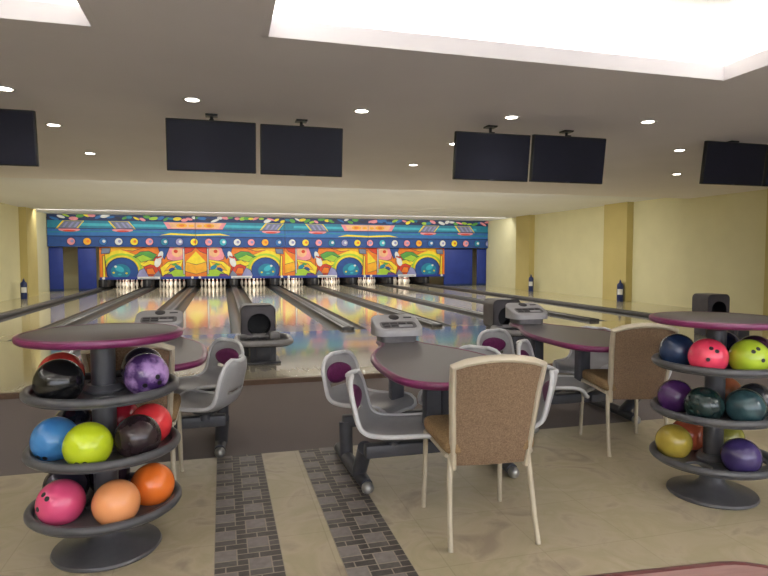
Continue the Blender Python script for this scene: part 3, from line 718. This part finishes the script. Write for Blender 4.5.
# ------------------------------------------------------------------ banquet chairs
def make_chair(loc, rot, lab):
    t = empty('banquet_chair', loc, rot, lab, 'chair', 'upholstered banquet chairs')
    MB().prism(rrect(.43, .44, .05, 5, 0, .03), .415, .485, .022).build('seat_cushion', M['fabric_seat'], t)
    yb = lambda z: -.155 - (z - .36) * .19 - max(0, z - .7) * .12
    b = MB(); NX, NZ = 12, 14; tb = bmesh.new()
    for sgn, off in ((1, .022), (-1, -.022)):
        g = []
        for i in range(NZ + 1):
            v = i / NZ; row = []
            for j in range(NX + 1):
                u = -1 + 2 * j / NX
                z = .362 + v * (.463 + .028 * (1 - u * u)); w = .165 + .033 * v
                th = off * (1 - .5 * max(abs(u) ** 6, abs(2 * v - 1) ** 6))
                row.append(tb.verts.new((u * w, yb(z) + th - .012 * (1 - u * u), z)))
            g.append(row)
        for i in range(NZ):
            for j in range(NX):
                q = (g[i][j], g[i][j + 1], g[i + 1][j + 1], g[i + 1][j]); tb.faces.new(q if sgn < 0 else q[::-1])
        if sgn > 0: g1 = g
    bd = lambda g: [g[0][j] for j in range(NX + 1)] + [g[i][NX] for i in range(1, NZ + 1)] + [g[NZ][j] for j in range(NX - 1, -1, -1)] + [g[i][0] for i in range(NZ - 1, 0, -1)]
    a, c = bd(g1), bd(g)
    for i in range(len(a)):
        j = (i + 1) % len(a); tb.faces.new((a[i], a[j], c[j], c[i]))
    bmesh.ops.recalc_face_normals(tb, faces=tb.faces); b.add(tb); b.build('backrest', M['fabric'], t, ang=60)
    # frame round the back
    pts = [(-.172, yb(.345), .345)]
    for i in range(9): v = i / 8; pts.append((-(.174 + .033 * v), yb(.362 + v * .463), .362 + v * .463))
    for i in range(1, 8): u = -1 + 2 * i / 8; z = .831 + .03 * (1 - u * u); pts.append((u * .205, yb(z) - .012 * (1 - u * u), z))
    for i in range(9): v = 1 - i / 8; pts.append((.174 + .033 * v, yb(.362 + v * .463), .362 + v * .463))
    pts.append((.172, yb(.345), .345))
    MB().tube(pts, .016, 10, sx=1.3).build('back_frame', M['champagne'], t)
    f = MB(); z = .404
    for p, q in (((-.2, -.15), (.2, -.15)), ((-.2, .24), (.2, .24)), ((-.2, -.15), (-.2, .24)), ((.2, -.15), (.2, .24))): f.tube([(p[0], p[1], z), (q[0], q[1], z)], .011, 8)
    f.build('seat_frame', M['champagne'], t)
    for s in (-1, 1):
        MB().tube([(s * .185, -.15, .40), (s * .192, -.165, .3), (s * .2, -.2, .12), (s * .205, -.235, .002)], [.0135, .0135, .0125, .012], 10).build('leg', M['champagne'], t)
        MB().tube([(s * .2, .23, .40), (s * .203, .235, .2), (s * .208, .245, .002)], [.0135, .013, .012], 10).build('leg', M['champagne'], t)
    return t
c0 = make_chair((1.175, 2.57, 0), math.radians(-5), 'tan banquet chair seen from behind, pushed up to the nearest table')
c1 = copy_tree(c0); c1.location = (2.65, 3.42, 0); c1.rotation_euler = (0, 0, math.radians(-12)); c1['label'] = 'tan banquet chair seen from behind, left of the rack with the hot pink ball'
c2 = copy_tree(c0); c2.location = (-.46, 3.45, 0); c2.rotation_euler = (0, 0, 0); c2['label'] = 'tan banquet chair mostly hidden behind the rack with the yellow-green ball'

# ------------------------------------------------------------------ ball returns
def make_return(loc, lab):
    t = empty('ball_return', loc, 0, lab, 'ball return', 'ball returns on the approach')
    h = MB(); W, Z0, Z1, D = .42, .24, .65, .32
    zc = (Z0 + Z1) / 2
    ol = rrect(W, Z1 - Z0, .075, 6, 0, 0); il = rrect(W - .04, Z1 - Z0 - .04, .06, 6, 0, 0); tb = bmesh.new()
    L4 = [[tb.verts.new((x, y, zc + z)) for x, z in o_] for o_, y in ((ol, .3), (ol, .3 + D), (il, .3 + D), (il, .3))]
    for i in range(len(ol)):
        j = (i + 1) % len(ol)
        for p_, q_ in ((0, 1), (1, 2), (2, 3), (3, 0)): tb.faces.new((L4[p_][i], L4[p_][j], L4[q_][j], L4[q_][i]))
    bmesh.ops.recalc_face_normals(tb, faces=tb.faces); h.add(tb)
    h.box((0, .3 + D - .01, zc), (W - .05, .02, Z1 - Z0 - .05))
    fp = holed_plate(rrect(W - .002, Z1 - Z0 - .002, .074, 6), [circ(.01, -.04, .142, 32)], 0, .024)
    h.add(fp, Matrix.Translation((0, .3, (Z0 + Z1) / 2)) @ RX(PI / 2))
    ho = h.build('hood', M['hood'], t)
    MB().lathe([(.142, .0), (.139, -.005), (.137, .26), (0, .27)], 28, Matrix.Translation((.01, .305, (Z0 + Z1) / 2 - .04)) @ RX(-PI / 2)).build('ball_outlet', M['hole'], ho)
    b = MB(); ol = rrect(.6, .66, .16, 8, .04, .0)
    b.tube([(x, y, .265) for x, y in ol], .034, 12, True); tr = b.build('ball_tray', M['return_grey'], t)
    MB().prism(rrect(.56, .62, .14, 8, .04, 0), .215, .235, .004).build('tray_floor', M['cap_dark'], tr)
    for x in (-.08, .0, .08, .16): MB().tube([(x, -.28, .245), (x, .28, .248)], .01, 8).build('rail', M['frame'], tr)
    MB().box((.18, .12, .3), (.12, .14, .09), .02).build('hand_dryer', M['return_grey'], tr)
    p = MB(); p.box((.03, .1, .11), (.3, .42, .215), .01); p.box((.03, .1, .012), (.4, .52, .024), .006); p.box((.03, -.115, .12), (.16, .02, .16), .006)
    p.build('pedestal', M['frame'], t)
    p = MB(); p.box((0, .46, .12), (.36, .28, .24), .01).build('hood_plinth', M['frame'], t)
    return t
br0 = make_return((.42, 7.05, AZ), 'ball return with a round dark opening, standing between the middle lanes')
br1 = copy_tree(br0); br1.location = (3.8, 7.1, AZ); br1['label'] = 'ball return with a round dark opening, beside the scoring console on the right'
br2 = copy_tree(br0); br2.location = (7.5, 7.2, AZ); br2['label'] = 'ball return rising behind the top of the rack with the lime ball'

# ------------------------------------------------------------------ fire extinguishers
def ext(loc, lab, rot):
    t = empty('fire_extinguisher', loc, rot, lab, 'fire extinguisher', 'blue extinguishers along the walls')
    MB().lathe([(0, 0), (.085, 0), (.09, .01), (.09, .46), (.08, .5), (.045, .53), (.035, .54), (.035, .56), (0, .56)], 28).build('cylinder', M['ext_blue'], t)
    m = MB().box((0, 0, .58), (.05, .05, .05), .008); m.box((.04, 0, .62), (.14, .022, .015), .004); m.box((.04, 0, .595), (.11, .02, .012), .003); m.build('valve_handle', M['ext_blue'], t)
    MB().tube([(-.02, 0, .58), (-.09, 0, .56), (-.115, 0, .42), (-.112, 0, .2)], .011, 8).build('hose', M['black'], t)
    b = MB(); tb = bmesh.new(); pr = [(.0915 * math.cos(a), .0915 * math.sin(a)) for a in [math.radians(-50 + 10 * i) for i in range(11)]]
    lo = [tb.verts.new((x, y, .2)) for x, y in pr]; hi = [tb.verts.new((x, y, .36)) for x, y in pr]
    for i in range(10): tb.faces.new((lo[i], lo[i + 1], hi[i + 1], hi[i]))
    b.add(tb); b.build('instruction_label', M['white'], t)
ext((XR - .33, 14.45, 0), 'navy extinguisher with white label by the nearer mustard column', math.radians(-130))
ext((XR - .33, 19.5, 0), 'navy extinguisher with white label by the column next to the blue screens', math.radians(-130))
ext((XL + .33, 20.0, 0), 'navy extinguisher standing by the column on the left wall', math.radians(-70))

# ------------------------------------------------------------------ table in the foreground corner
t = empty('cafe_table', (.575, .488, 0), math.radians(-5), 'pinkish brown table with maroon edge cut off by the bottom of the view', 'table')
tp = MB().prism(rrect(.76, .76, .12, 8), .715, .742, 0).build('tabletop', M['wood_table'], t)
MB().tube([(x, y, .7285) for x, y in rrect(.76, .76, .12, 8)], .0155, 10, True).build('edge_band', M['maroon'], tp)
MB().lathe([(0, 0), (.24, 0), (.24, .012), (.06, .04), (.04, .06), (.04, .7), (.12, .715), (0, .715)], 32).build('pedestal', M['frame'], t)

# ------------------------------------------------------------------ world, camera, view
w = bpy.data.worlds.new('world'); sc.world = w; w.use_nodes = True
w.node_tree.nodes['Background'].inputs['Color'].default_value = (.9, .88, .85, 1); w.node_tree.nodes['Background'].inputs['Strength'].default_value = .2
F = 590.0
cam = bpy.data.cameras.new('camera'); cam.sensor_width = 36; cam.lens = F * 36 / 768; cam.clip_end = 100; cam.clip_start = .02
co = bpy.data.objects.new('camera', cam); COL.objects.link(co)
yaw = math.atan(162 / F); pitch = math.atan(32 / F)
co.location = (0, 0, 1.3); co.rotation_euler = (PI / 2 - pitch, 0, -yaw)
sc.camera = co
sc.view_settings.view_transform = 'Standard'; sc.view_settings.look = 'None'; sc.view_settings.gamma = 1; sc.view_settings.use_curve_mapping = False
sc.view_settings.exposure = 0.27
sc.cycles.use_denoising = True
sc.cycles.max_bounces = 8; sc.cycles.diffuse_bounces = 6
